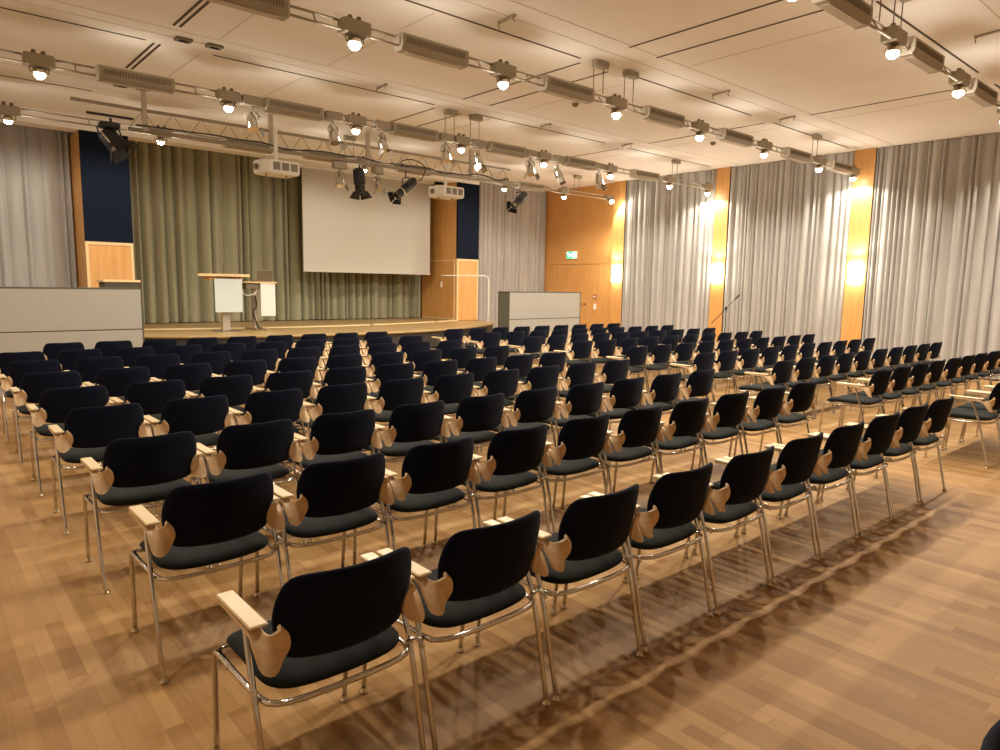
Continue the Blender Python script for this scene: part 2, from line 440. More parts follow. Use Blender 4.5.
def desk():
    x, y = 5.62, 14.2
    e = empty('presentation_table', (x, y, ZS+.001), 'narrow presentation table with white side panel beside lectern', 'table')
    poly = [(-.46, -.10), (-.2, -.2), (.36, -.22), (.36, .2), (-.2, .2), (-.46, .1)]
    MB().prism(poly, .965, .995, 'z').build('top', 'maple_light', e)
    MB().box((-.26, -.15, .84), (.05, .15, .964), bev=.01).build('drawer_box', 'greydark', e)
    MB().box((.02, -.20, .29), (.33, -.18, .964), bev=.004).build('front_panel', 'white', e)
    MB().box((-.07, -.04, .03), (.0, .04, .964), bev=.006).build('leg', 'alu', e)
    for sx in (-.12, .1):
        MB().tube([(sx, -.3, .02), (sx*.6, 0, .035), (sx, .3, .02)], .02, 8, smooth=3).build('foot', 'alu', e, True)
    MB().tube([(-.03, -.1, .84), (-.1, -.2, .75), (-.28, -.19, .72), (-.33, -.12, .80)], .008, 6, smooth=5).build('loose_cable', 'white', e, True)
    MB().tube([(-.05, -.08, .70), (-.03, -.10, .5), (-.13, -.16, .38), (-.06, -.1, .2), (.02, -.06, .04)], .014, 6, smooth=5).build('power_cable', 'black', e, True)
    lp = empty('laptop', (x+.13, y-.02, ZS+.998), 'small dark laptop open on the presentation table', 'laptop')
    MB().box((-.16, -.11, 0), (.16, .11, .02), bev=.004).build('base', 'greydark', lp)
    MB().box((-.16, -.01, 0), (.16, .01, .22), Matrix.Translation((0, -.11, .02)) @ Matrix.Rotation(R_(18), 4, 'X'), bev=.004).build('screen', 'greydark', lp)
lectern(); desk()
def cabinet():
    e = empty('stage_cabinet', (3.13, 14.45, ZS+.001), 'low cabinet with pale wooden top peeking over the long partition', 'cabinet')
    MB().box((-.28, -.24, .0), (.28, .24, .94), bev=.006).build('body', 'parttop', e)
    MB().box((-.31, -.27, .941), (.31, .27, .985), bev=.006).build('top', 'maple_light', e)
cabinet()

# ------------------------------------------------------------------ partitions
def partition(x0, x1, y0, y1, label):
    e = empty('partition', ((x0+x1)/2, (y0+y1)/2, 0), label, 'partition', 'grey cloth partitions before the stage')
    w, d = (x1-x0)/2, (y1-y0)/2; H = 1.565
    MB().box((-w+.012, -d+.012, .02), (w-.012, d, H-.012)).build('core', 'parttop', e)
    MB().box((-w+.01, -d, .93), (w-.02, -d+.012, H-.022), bev=.004).build('upper_panel', 'offwhite', e)
    MB().box((-w+.01, -d, .03), (w-.02, -d+.012, .915), bev=.004).build('lower_panel', 'offwhite', e)
    MB().box((-w, -d-.004, H-.02), (w, d, H)).build('top_cap', 'parttop', e)
    MB().box((w-.018, -d-.004, 0), (w, d, H-.0205)).build('end_post', 'parttop', e)
    MB().box((-w+.02, -d+.02, 0), (w-.02, d-.02, .0195)).build('plinth', 'fascia', e)
partition(.05, 2.90, 11.9, 12.22, 'long pale grey partition standing left of the stage')
partition(10.62, 13.02, 11.9, 12.32, 'shorter pale grey partition standing right of the stage near the door')

# ------------------------------------------------------------------ chairs
def pillow(outline, Tf, Tb, fn, rings=(1., .985, .95, .85, .62, .32)):
    """closed cushion from a star shaped outline; fn(u, v, w) places a point w above the surface"""
    n = len(outline); vs = []; fs = []
    cu = sum(p[0] for p in outline)/n; cv = sum(p[1] for p in outline)/n
    def ring(s, sgn):
        T = Tf if sgn > 0 else Tb; h = T*math.sqrt(max(0, 1-s**6))
        return [fn(cu+(u-cu)*s, cv+(v-cv)*s, sgn*h) for u, v in outline]
    vs += ring(1., 1)
    for sgn in (1, -1):
        prev = 0
        for s in rings[1:]:
            b = len(vs); vs += ring(s, sgn)
            for i in range(n):
                j = (i+1) % n; fs.append((prev+i, prev+j, b+j, b+i) if sgn > 0 else (prev+j, prev+i, b+i, b+j))
            prev = b
        c = len(vs); vs.append(fn(cu, cv, sgn*(Tf if sgn > 0 else Tb)))
        for i in range(n):
            j = (i+1) % n; fs.append((prev+i, prev+j, c) if sgn > 0 else (prev+j, prev+i, c))
    return MB().add(vs, fs)
def dense(poly, k=3):
    return [(p.x, p.y) for p in spline([Vector((*p, 0)) for p in poly], k, True)]

BACKY = lambda x, z: -.052 + 1.15*x*x + (.835-z)*.21           # surface of the back shell
def make_chair():
    root = empty('armchair', (0, 0, 0), 'x', 'chair')
    half = [(0, .845), (.10, .846), (.165, .845), (.203, .834), (.225, .805), (.238, .76), (.243, .71), (.238, .665), (.226, .62), (.213, .585), (.194, .568), (.157, .560), (.09, .556), (0, .555)]
    out = half + [(-x, z) for x, z in reversed(half[1:-1])]
    out = dense(out, 2)
    pillow(out, .024, .017, lambda u, v, w: (u, BACKY(u, v)+w, v+w*.20)).build('backrest', 'fabric', root, True)
    # seat
    sh = [(0, .040), (.12, .043), (.19, .056), (.230, .090), (.246, .15), (.243, .3), (.24, .43), (.225, .485), (.18, .512), (.09, .523), (0, .525)]
    so = sh + [(-x, y) for x, y in reversed(sh[1:-1])]
    so = dense(so, 2)
    def sf(u, v, w):
        z = .458 + .018*math.cos((v-.29)/.25*1.2)*0 - .30*max(0, v-.36)**2*4*.6 + .012*(u/.24)**2
        z += -.10*max(0, v-.1)*.10
        return (u, v, z+w)
    pillow(so, .036, .024, sf).build('seat', 'fabric_seat', root, True)
    # chrome tubes
    ring = [(0, .024, .430), (.15, .029, .430), (.230, .052, .430), (.259, .11, .430), (.266, .3, .430), (.262, .44, .430), (.235, .50, .418), (.15, .512, .411), (0, .515, .409)]
    rp = ring + [(-x, y, z) for x, y, z in reversed(ring[1:-1])]
    MB().tube(rp, .0105, 8, True, 2).build('seat_frame', 'chrome', root, True)
    for s in (-1, 1):
        P = [(s*.272, .175, .640), (s*.276, .145, .56), (s*.278, .10, .430), (s*.278, .06, .28), (s*.276, .02, .10), (s*.274, .0, .012)]
        g = MB().tube(P, .0105, 8, False, 3).build('leg', 'chrome', root, True)
        MB().lathe([(.017, 0), (.019, .006), (.013, .016), (.011, .026)], 10, Matrix.Translation((s*.274, 0, 0))).build('glide', 'glide', g, True, 40)
        P = [(s*.268, .34, .430), (s*.267, .44, .430), (s*.265, .487, .419), (s*.262, .508, .385), (s*.258, .523, .25), (s*.254, .545, .012)]
        g = MB().tube(P, .0105, 8, False, 3).build('leg', 'chrome', root, True)
        MB().lathe([(.017, 0), (.019, .006), (.013, .016), (.011, .026)], 10, Matrix.Translation((s*.254, .545, 0))).build('glide', 'glide', g, True, 40)
    # plywood wings that turn forward into armrests
    yb = lambda x, z: BACKY(x, z)-.019
    A = [(.232, yb(.232, .693), .693), (.236, .006, .686), (.241, .016, .676), (.246, .030, .666), (.250, .046, .658), (.252, .066, .653), (.250, .09, .651), (.246, .13, .652), (.242, .20, .654), (.239, .29, .658), (.239, .372, .660)]
    B = [(.224, yb(.224, .686), .686), (.204, yb(.204, .654), .654), (.199, yb(.199, .613), .613), (.217, yb(.217, .572)-.002, .572), (.254, .006, .549), (.284, .024, .560), (.291, .054, .606), (.291, .095, .645), (.291, .18, .654), (.291, .29, .659), (.291, .372, .661)]
    A = spline([Vector(p) for p in A], 3); B = spline([Vector(p) for p in B], 3)
    n, w = len(A), 5
    G_ = [[A[i].lerp(B[i], j/w) for j in range(w+1)] for i in range(n)]
    T = .0062; top = []; bot = []
    for i in range(n):
        for j in range(w+1):
            i0, i1 = max(0, i-1), min(n-1, i+1); j0, j1 = max(0, j-1), min(w, j+1)
            nn = (G_[i1][j]-G_[i0][j]).cross(G_[i][j1]-G_[i][j0]).normalized()
            top.append(G_[i][j]+nn*T); bot.append(G_[i][j]-nn*T)
    W = w+1; N = n*W
    for s in (-1, 1):
        vs = [(v.x*s, v.y, v.z) for v in top+bot]; fs = []
        for i in range(n-1):
            for j in range(w):
                q = (i*W+j, i*W+j+1, (i+1)*W+j+1, (i+1)*W+j)
                fs.append(q); fs.append(tuple(N+k for k in reversed(q)))
            for j in (0, w): fs.append((i*W+j, (i+1)*W+j, N+(i+1)*W+j, N+i*W+j))
        for i in (0, n-1):
            for j in range(w): fs.append((i*W+j, i*W+j+1, N+i*W+j+1, N+i*W+j))
        ar = MB().add(vs, fs).build('armrest', 'ply', root, True, 50)
        x0, x1 = sorted((s*.235, s*.2925))
        MB().box((x0, .085, .6655), (x1, .378, .6775), bev=.004).build('arm_pad', 'armpad', ar)
    # bracket that links the chair to its neighbour
    MB().tube([(.250, .085, .438), (.268, .065, .466), (.282, .045, .462), (.289, .03, .44)], .008, 6, False, 2).build('link_bracket', 'chrome', root, True)
    return root
proto = make_chair()
ORD = ['', 'second', 'third', 'fourth', 'fifth', 'sixth', 'seventh', 'eighth', 'ninth']
ROW = ['rearmost row', 'second row from rear', 'third row from rear', 'fourth row from rear', 'fifth row from rear', 'fourth row from stage', 'third row from stage', 'second row from stage', 'row next to the stage']
first = [True]
def put(x, y, rz, label, group, skip):
    r = proto if first[0] else copy_tree(proto, None, skip)
    first[0] = False
    r.location = (x, y, 0); r.rotation_euler = (0, 0, rz)
    r['label'] = label; r['group'] = group
    return r
GA = -.0026
def gridpos(xi, yi):
    c, s = math.cos(GA), math.sin(GA)
    return c*xi-s*yi, s*xi+c*yi
XL, XR, YB, DY, DX = 1.2232-.222, 8.4014-.222, 1.8511, 1.1176, .600
rj = random.Random(3)
DYK = {0: (0, 0), 1: (.02, .04), 2: (.01, .02), 3: (.05, .01)}
for blk in (0, 1):
    for k in range(9):
        cols = list(range(10)) if k < 8 else (list(range(1, 10)) if blk == 0 else list(range(9)))
        if blk == 1 and k == 0: cols = [0, 1, 2]
        dx = rj.uniform(-.015, .015) if k > 3 or blk else 0
        dyk, amp = DYK.get(k, (rj.uniform(-.02, .02), .01)) if blk == 0 else (rj.uniform(-.01, .01), .01)
        for i in cols:
            xi = (XL if blk == 0 else XR)+i*DX+dx
            yi = YB+k*DY+dyk-.01+amp*math.sin(PI*i/9)+rj.uniform(-.006, .006)
            x, y = gridpos(xi, yi)
            if blk == 0:
                pos = 'at the outer end' if i == cols[0] else 'at the aisle end' if i == 9 else ORD[i-cols[0]]+' from outer end'
                lab = 'black padded chair %s, %s, block left of aisle' % (pos, ROW[k])
            else:
                pos = 'at the aisle end' if i == 0 else 'at the curtain end' if i == 9 else ORD[i]+' from aisle'
                lab = 'black padded chair %s, %s, block right of aisle' % (pos, ROW[k])
            put(x, y, R_(rj.uniform(-.35, .35)), lab, 'black chairs in the %s block' % ('left' if blk == 0 else 'right'), ('glide', 'link_bracket') if k >= 5 else ())

# single chair behind the last row, only its back's corner in the picture
put(1.575, .25, R_(178), 'black padded chair cut off by the lower right corner of the photo', 'black chairs behind the last row', ())

# ------------------------------------------------------------------ lighting tracks
ZR = 4.27
WARM = (1.0, .91, .775)
P_LAMP = 90.
P_GLOBE = 4.5
def hang(e, x, dy=0.):
    """ceiling plate with two thin rods"""
    p = MB().box((x-.13, -.05, CZ-.085), (x+.13, .05, CZ-.001), bev=.008).build('hanger_plate', 'greymetal', e)
    for s in (-.1, .1):
        MB().tube([(x+s, .03, ZR+.082), (x+s, .03, CZ-.08)], .006, 6).build('rod', 'greydark', p, True)
ZU, ZD = ZR+.052, ZR-.052
def track(y, xa, xb, label, hangs, held):
    """twin tubes, interrupted where a fixture is built into the track"""
    e = empty('light_track', (0, y, 0), label, 'light track', 'twin tube light tracks under the ceiling')
    held = sorted(h for h in held if h[0]+h[1] < xb and h[0]-h[1] > xa)
    cur = xa
    for c, w in held+[(xb, 0)]:
        a, b = cur, c-w-.001
        cur = c+w+.001
        if b-a < .02: continue
        for yy, zz in ((.03, ZU), (-.03, ZD)):
            MB().tube([(a, yy, zz), (b, yy, zz)], .0135, 8).build('rail', 'greymetal', e, True)
        if b-a > .35:
            MB().tube([((a+b)/2, .03, ZU), ((a+b)/2, -.03, ZD)], .009, 6).build('cross_bar', 'greymetal', e, True)
    for x in hangs: hang(e, x)
    return e
YA, YBT, YC, YD = 10.2, 6.62, 3.0, 13.45
LX = [1.48, 3.72, 5.74, 7.87, 9.95, 12.0, 14.18, 15.80]
LD = [1.50, 3.71, 7.78, 11.79, 13.93, 15.80]
BX = [2.54, 4.69, 6.85, 8.95, 11.0, 13.2]
BC, BD = [6.65, 8.65, 10.75], [5.25, 6.85, 9.0, 12.65]
PX = [(4.05, -.2), (5.34, .1), (6.22, .35), (7.52, -.1), (8.25, .5), (9.58, -.3), (10.36, .6), (11.62, .2)]
WF, WB, WP = .165, .465, .142
def held(fl, bx, px=()): return [(x, WF) for x in fl]+[(x, WB) for x in bx]+[(x, WP) for x, _ in px]
track(YA, -1.9, 15.98, 'third light track from the camera, crossing the hall before the stage truss', [7.63, 8.2, 14.4], held(LX, BX, PX))
track(YBT, -1.9, 15.98, 'second light track from the camera, from top left to the column behind microphone stand', [7.5, 8.16, 14.0], held(LX[1:], BX+[15.1]))
track(YC, -1.9, 15.98, 'light track nearest the camera, in the top right corner', [7.45, 8.0, 12.2, 14.2], held(LX[2:6], BC))
track(YD, -1.9, 15.98, 'light track farthest away, ending at the column beside the door', [7.42, 14.45], held(LD, BD))

def flood_proto():
    e = empty('track_floodlight', (0, 0, 0), 'x', 'spotlight')
    MB().box((-.16, -.075, -.07), (.16, .075, .078), bev=.014).build('gear_box', 'greymetal', e)
    for x in (-.05, .05): MB().lathe([(.026, .0785), (.028, .10), (.022, .125)], 10, Matrix.Translation((x, 0, 0))).build('clamp_knob', 'greydark', e)
    for sx in (-1, 1): MB().tube([(sx*.095, 0, -.07), (sx*.102, 0, -.10), (sx*.092, 0, -.135)], .008, 6).build('yoke_arm', 'greymetal', e)
    # short reflector, glass bulb standing out below it
    MB().lathe([(.030, -.075), (.055, -.082), (.080, -.11), (.088, -.145), (.085, -.145), (.076, -.112), (.052, -.086), (.030, -.079)], 20).build('reflector', 'reflect', e, True, 50)
    MB().lathe([(0, -.205), (.03, -.199), (.052, -.178), (.060, -.150), (.052, -.122), (.03, -.10), (0, -.093)], 18).build('bulb', 'lens', e, True)
    return e
flood0 = flood_proto(); used = [False]
TN = {YA: 'third light track', YBT: 'second light track', YC: 'track at top right', YD: 'farthest light track'}
lamps = []
def flood(x, y, label, power, tilt=(0, 0)):
    o = copy_tree(flood0) if used[0] else flood0
    used[0] = True
    o.location = (x, y, ZR-.005); o['label'] = label; o['group'] = 'glowing floodlights on the tracks'
    o.rotation_euler = (tilt[0], tilt[1], 0)
    ld = bpy.data.lights.new('flood_light', 'SPOT'); ld.energy = power; ld.color = WARM
    ld.spot_size = R_(164); ld.spot_blend = .35; ld.shadow_soft_size = .035
    l = bpy.data.objects.new('flood_light', ld); C.objects.link(l); l.parent = o; l.location = (0, 0, -.235)
    ld = bpy.data.lights.new('globe_light', 'POINT'); ld.energy = P_GLOBE*(1 if power > P_LAMP*.5 else .06); ld.color = WARM; ld.shadow_soft_size = .05
    l = bpy.data.objects.new('globe_light', ld); C.objects.link(l); l.parent = o; l.location = (0, 0, -.27)
names = ['first', 'second', 'third', 'fourth', 'fifth', 'sixth', 'seventh', 'eighth']
for i, x in enumerate(LX):
    lab = 'glowing floodlight on the third light track, %s from its left end' % names[i] if i < 7 else 'glowing floodlight on the third light track, at its column end'
    flood(x, YA, lab, P_LAMP*(.12 if i == 7 else .85))
for i, x in enumerate(LX):
    if i == 0: continue
    lab = 'glowing floodlight on the second light track, %s of its seven in view from the left' % names[i-1] if i < 7 else 'glowing floodlight on the second light track, at its column end'
    flood(x, YBT, lab, P_LAMP*(.12 if i == 7 else 1))
for i, x in enumerate(LX):
    if i < 2 or i > 5: continue
    j = i-3
    lab = {-1: 'glowing floodlight at the top edge of the nearest track, mostly out of frame', 0: 'largest glowing floodlight on the nearest track', 1: 'glowing floodlight second largest on the nearest track', 2: 'glowing floodlight on the nearest track touching the right edge of the photo'}.get(j)
    if lab is None: lab = 'floodlight of the nearest track beyond the right edge, %s last' % ('second' if j == 3 else 'very')
    if j > 2: continue
    flood(x, YC, lab, P_LAMP*1.7)
for nm, x in zip(('leftmost', 'second', 'third', 'fourth', 'fifth', 'sixth'), LD):
    flood(x, YD, 'glowing floodlight on the farthest track, %s of six from the left' % nm if nm != 'leftmost' else 'glowing floodlight on the farthest track, at the left edge of the photo', P_LAMP*(.85 if x < 15 else .12), (R_(14), 0) if x < 13 else (R_(-42), 0) if x > 15 else (0, 0))
# floods of the tracks that hang outside the picture still light the hall
for x, y in ((-.6, YBT), (1.48, YBT), (-.6, YA), (-.6, YC), (1.48, YC), (3.72, YC), (14.18, YC), (15.8, YC)):
    ld = bpy.data.lights.new('flood_light', 'SPOT'); ld.energy = P_LAMP; ld.color = WARM; ld.spot_size = R_(163); ld.spot_blend = .22; ld.shadow_soft_size = .05
    l = bpy.data.objects.new('flood_light', ld); C.objects.link(l); l.location = (x, y, ZR-.19)

def box_proto():
    e = empty('track_uplighter', (0, 0, 0), 'x', 'light fixture')
    poly = [(-.085, -.045), (-.06, -.09), (.06, -.09), (.085, -.045), (.085, .065), (.07, .085), (-.07, .085), (-.085, .065)]
    MB().prism(poly, -.44, .44, 'x').build('housing', 'greymetal', e)
    MB().box((-.36, -.05, -.1), (.36, .05, -.0905), bev=.003).build('diffuser', 'greylight', e)
    b = MB()
    for i in range(26):
        x = -.38+.76*i/25; b.box((x-.006, -.09, -.02), (x+.006, -.0855, .045))
    b.build('vent_slot', 'greydark', e)
    for s in (-1, 1):
        MB().prism([(p*1.03, q*1.03) for p, q in poly], s*.44-.006, s*.44+.012 if s > 0 else s*.44+.006, 'x').build('end_cap', 'greylight', e)
    return e
box0 = box_proto(); ub = [False]
def longbox(x, y, label, up=True):
    o = copy_tree(box0) if ub[0] else box0
    ub[0] = True
    o.location = (x, y, ZR-.005); o['label'] = label; o['group'] = 'long grey fixtures on the light tracks'
    if up:
        ld = bpy.data.lights.new('uplight', 'AREA'); ld.shape = 'RECTANGLE'; ld.size = .7; ld.size_y = .1; ld.energy = P_UP; ld.color = WARM
        l = bpy.data.objects.new('uplight', ld); C.objects.link(l); l.parent = o; l.location = (0, 0, .092); l.rotation_euler = (PI, 0, 0)
P_UP = 1.1
for i, x in enumerate(BX): longbox(x, YA, 'long grey fixture on the third light track, %s from the left' % names[i])
for i, x in enumerate(BX + [15.1]): longbox(x, YBT, 'long grey fixture on the second light track, %s from the left' % names[i])
for x, w in ((6.65, 'cut by the top edge of the photo'), (8.65, 'next to the largest floodlight'), (10.75, 'close to the right edge of the photo')):
    longbox(x, YC, 'long grey fixture on the nearest track, '+w)
for x, w in ((BD[0], 'above the hanging projector over the green curtain'), (BD[1], 'above the projection screen'), (BD[2], 'above the right edge of the projection screen'), (BD[3], 'near the door wall')):
    longbox(x, YD, 'long grey fixture on the farthest track, '+w)

# parcans below track A
def par_proto():
    e = empty('parcan_spotlight', (0, 0, 0), 'x', 'spotlight')
    MB().box((-.14, -.07, -.07), (.14, .07, .065), bev=.01).build('adapter_box', 'greymetal', e)
    MB().tube([(-.09, 0, -.25), (-.085, 0, -.16), (0, 0, -.115), (.085, 0, -.16), (.09, 0, -.25)], .008, 6, smooth=3).tube([(0, 0, -.05), (0, 0, -.118)], .012, 6).build('yoke', 'greymetal', e, True)
    m = Matrix.Translation((0, 0, -.27)) @ Matrix.Rotation(R_(-24), 4, 'X')
    MB().lathe([(.072, -.15), (.078, -.15), (.078, -.06), (.07, .02), (.045, .085), (.03, .10), (.03, .14), (0, .14)], 18, m).build('can', 'chrome', e, True, 40)
    MB().lathe([(0, -.146), (.07, -.146), (.07, -.14)], 18, m).build('lens', 'lensoff', e)
    for s in (-1, 1):
        MB().box((s*.078-.003, -.06, -.26), (s*.078+.003, .06, -.15), m @ Matrix.Translation((s*.02, 0, 0)) @ Matrix.Rotation(R_(s*-18), 4, 'Y') @ Matrix.Translation((-s*.03, 0, 0))).build('barn_door', 'chrome', e)
    MB().tube([(.06, .02, -.14), (.13, .03, -.2), (.06, .05, -.14), (.02, .0, -.05)], .005, 5, smooth=4).build('flex_cable', 'greydark', e, True)
    return e
par0 = par_proto(); up_ = [False]
for i, (x, rz) in enumerate(PX):
    o = copy_tree(par0) if up_[0] else par0
    up_[0] = True
    o.location = (x, YA, ZR-.0)
    for ch in o.children:
        if 'box' not in ch.name: ch.rotation_euler = (0, 0, rz)
    o['label'] = 'small polished spotlight hanging from the third light track, %s from the left' % names[i] if i < 7 else 'small polished spotlight hanging from the third light track, last towards the columns'
    o['group'] = 'polished spotlights before the stage'
for i, (x, w) in enumerate(((6.85, 'beside the black barn door spotlight, camera left of it'), (7.72, 'between the two black spotlights before the screen'))):
    o = copy_tree(par0); o.location = (x, 12.85, 4.025); o.rotation_euler = (0, 0, .4*i)
    o['label'] = 'small polished spotlight ' + w.replace('camera left of it', 'on its left'); o['group'] = 'polished spotlights on the truss'

# ------------------------------------------------------------------ truss, projectors, black spotlights
YT = 12.85
def truss():
    e = empty('lighting_truss', (0, YT, 0), 'long flat lattice truss hanging before the stage', 'truss')
    x0, x1, zu, zl = 2.25, 11.4, 4.47, 4.14
    MB().tube([(x0, 0, zu), (x1, 0, zu)], .028, 8).build('upper_chord', 'greymetal', e, True)
    MB().tube([(x0+.8, 0, zl), (x1+.3, 0, zl)], .034, 8).build('lower_chord', 'greymetal', e, True)
    b = MB(); n = 18
    for i in range(n):
        xa = x0+.8+(x1-x0-.8)*i/n; xb = x0+.8+(x1-x0-.8)*(i+1)/n
        b.tube([(xa, 0, zl), ((xa+xb)/2, 0, zu), (xb, 0, zl)], .009, 5)
    b.build('lattice_web', 'greymetal', e)
    for x in (3.3, 5.45, 7.5, 10.2):
        p = MB().box((x-.035, -.035, 4.14), (x+.035, .035, CZ-.001)).build('hanger_post', 'greylight', e)
    MB().box((2.45, -.06, 4.28), (3.12, .0, 4.31)).build('end_bar', 'black', e)
truss()
def cable(pts, r, label, m='black'):
    tag(MB().tube(pts, r, 6, smooth=5).build('power_cable', m, None, True), label, 'cable')
rc = random.Random(5)
cable([(3.15+i*.42, YT-.060, 4.20+rc.uniform(-.03, .035)) for i in range(12)], .013, 'dark cable lying along the truss over the green curtain')
cable([(8.0+i*.33, YT-.060, 4.19+rc.uniform(-.03, .06)) for i in range(11)], .013, 'dark cable lying along the truss before the screen and the right pier')
cable([(8.3, YT-.10, 4.17), (8.25, YT-.10, 4.27), (8.55, YT-.11, 4.33), (8.85, YT-.10, 4.22), (8.78, YT-.12, 4.0), (8.66, YT-.13, 3.90)], .012, 'dark looped cable above the slanting black spotlight')

def projector(x, y, z, rz, label):
    e = empty('projector', (x, y, z), label, 'projector', 'white ceiling projectors', rz)
    P = [(-.36, -.16), (-.24, -.25), (.34, -.25), (.34, .25), (-.24, .25), (-.36, .16)]
    b = MB()
    lo = [(p*.95, q*.95) for p, q in P]
    vs = [(p, q, -.125) for p, q in lo]+[(p, q, -.09) for p, q in P]+[(p, q, .09) for p, q in P]+[(p, q, .115) for p, q in lo]
    fs = [(5,4,3,2,1,0), tuple(range(18, 24))]
    for k in range(3):
        for i in range(6):
            j = (i+1) % 6; fs.append((k*6+i, k*6+j, k*6+6+j, k*6+6+i))
    b.add(vs, fs).build('body', 'white', e)
    for i, xx in enumerate((-.11, .06, .23)):
        g = MB().box((xx-.066, -.256, -.06), (xx+.066, -.2505, .075)).build('vent_grille', 'grille', e)
    MB().lathe([(.05, 0), (.055, .03), (.045, .05)], 16, orient((-1, -.0, 0), (-.36, 0, -.01))).build('lens', 'greydark', e, True, 40)
    MB().tube([(0, 0, .116), (0, 0, 4.5-z)], .035, 10).lathe([(.09, .116), (.09, .14)], 14).build('mount_pole', 'white', e, True, 40)
    for s in (-.2, .2): MB().lathe([(.02, -.145), (.025, -.124)], 10, Matrix.Translation((s, 0, 0))).build('foot', 'greydark', e)
projector(5.44, 12.62, 3.77, .05, 'white projector hanging in front of the green curtain')
projector(9.55, 12.95, 3.77, .05, 'white projector hanging in front of the right stage pier')

def barn_spot(loc, d, L, r, label, doors=True, yk=None, ring=False):
    """black theatre spotlight aimed along d"""
    e = empty('stage_spotlight', loc, label, 'spotlight', 'black stage spotlights on the truss')
    m = orient(d, (0, 0, 0))                # +z along the beam
    MB().lathe([(0, -L*.5), (r*.7, -L*.5), (r, -L*.42), (r, L*.15), (r*.86, L*.18), (r*.86, L*.5), (r*.80, L*.5), (r*.78, L*.4), (0, L*.38)], 18, m).build('housing', 'black', e, True, 35)
    MB().lathe([(0, L*.385), (r*.76, L*.40), (r*.78, L*.41)], 18, m).build('lens', 'lensoff', e)
    if ring: MB().lathe([(r*.9, L*.22), (r*1.02, L*.22), (r*1.02, L*.27), (r*.9, L*.27)], 18, m).build('colour_frame', 'alu', e)
    if doors:
        for k in range(4):
            mm = m @ Matrix.Rotation(k*PI/2, 4, 'Z') @ Matrix.Translation((r*.9, 0, L*.5)) @ Matrix.Rotation(R_(28), 4, 'Y')
            w = r*1.05
            MB().add([mm @ Vector(p) for p in ((-.003, -w*.75, 0), (-.003, w*.75, 0), (-.003, w*1.2, r*1.2), (-.003, -w*1.2, r*1.2), (.003, -w*.75, 0), (.003, w*.75, 0), (.003, w*1.2, r*1.2), (.003, -w*1.2, r*1.2))],
                     [(0,3,2,1),(4,5,6,7),(0,1,5,4),(1,2,6,5),(2,3,7,6),(3,0,4,7)]).build('barn_door', 'black', e)
    # yoke up to the clamp
    top = yk if yk is not None else .4
    d = Vector(d).normalized(); side = d.cross(Vector((0,0,1)))
    side = side.normalized() if side.length > .05 else Vector((1,0,0))
    a = side*(r*1.08)
    MB().tube([a*1., a+Vector((0,0,top*.55)), Vector((0,0,top*.62))+a*.8, Vector((0,0,top*.62))-a*.8, -a+Vector((0,0,top*.55)), -a], .012, 6).tube([(0,0,top*.6), (0,0,top)], .016, 6).build('yoke', 'black', e)
    return e
barn_spot((7.28, YT-.03, 3.78), (.02, -.12, -1.), .46, .118, 'black spotlight with open barn doors hanging before the screen', True, .295)
barn_spot((8.40, YT-.03, 3.74), (-.82, -.15, -.62), .64, .098, 'slanting black spotlight with silver ring before the screen edge', True, .35, True)
barn_spot((11.74, YT+.0, 3.80), (-.82, -.25, -.52), .62, .10, 'slanting black spotlight before the pale curtain by the door', True, .295, False)
def moving_head():
    e = empty('stage_spotlight', (2.79, YT-.02, 3.93), 'large black spotlight with wide barn doors over the left blue panel', 'spotlight', 'black stage spotlights on the truss')
    d = Vector((.52, -.35, -.75)); m = orient(d, (0, 0, 0)); r, L = .14, .30
    MB().lathe([(0, -L*.5), (r*.8, -L*.5), (r, -L*.35), (r, L*.3), (r*1.08, L*.32), (r*1.08, L*.5), (r, L*.5), (r*.95, L*.42), (0, L*.4)], 20, m).build('housing', 'black', e, True, 35)
    MB().lathe([(0, L*.405), (r*.9, L*.43), (r*.93, L*.44)], 20, m).build('lens', 'lensoff', e)
    for k in range(4):
        mm = m @ Matrix.Rotation(k*PI/2+.4, 4, 'Z') @ Matrix.Translation((r, 0, L*.5)) @ Matrix.Rotation(R_(35), 4, 'Y'); w = r
        MB().add([mm @ Vector(p) for p in ((-.003, -w*.75, 0), (-.003, w*.75, 0), (-.003, w*1.1, r*1.1), (-.003, -w*1.1, r*1.1), (.003, -w*.75, 0), (.003, w*.75, 0), (.003, w*1.1, r*1.1), (.003, -w*1.1, r*1.1))],
                 [(0,3,2,1),(4,5,6,7),(0,1,5,4),(1,2,6,5),(2,3,7,6),(3,0,4,7)]).build('barn_door', 'black', e)
    MB().box((-.17, -.1, .16), (.12, .1, .26), bev=.02).build('ballast_box', 'black', e)
    MB().tube([(-.16, 0, -.02), (-.2, 0, .16), (-.05, 0, .27), (.12, 0, .16), (.16, 0, -.02)], .014, 6).tube([(0, 0, .24), (0, 0, .33)], .02, 8).build('yoke', 'black', e)
    MB().tube([(-.19, -.12, .1), (-.12, -.15, .0), (-.06, -.16, -.08)], .012, 6).build('handle', 'alu', e)
moving_head()

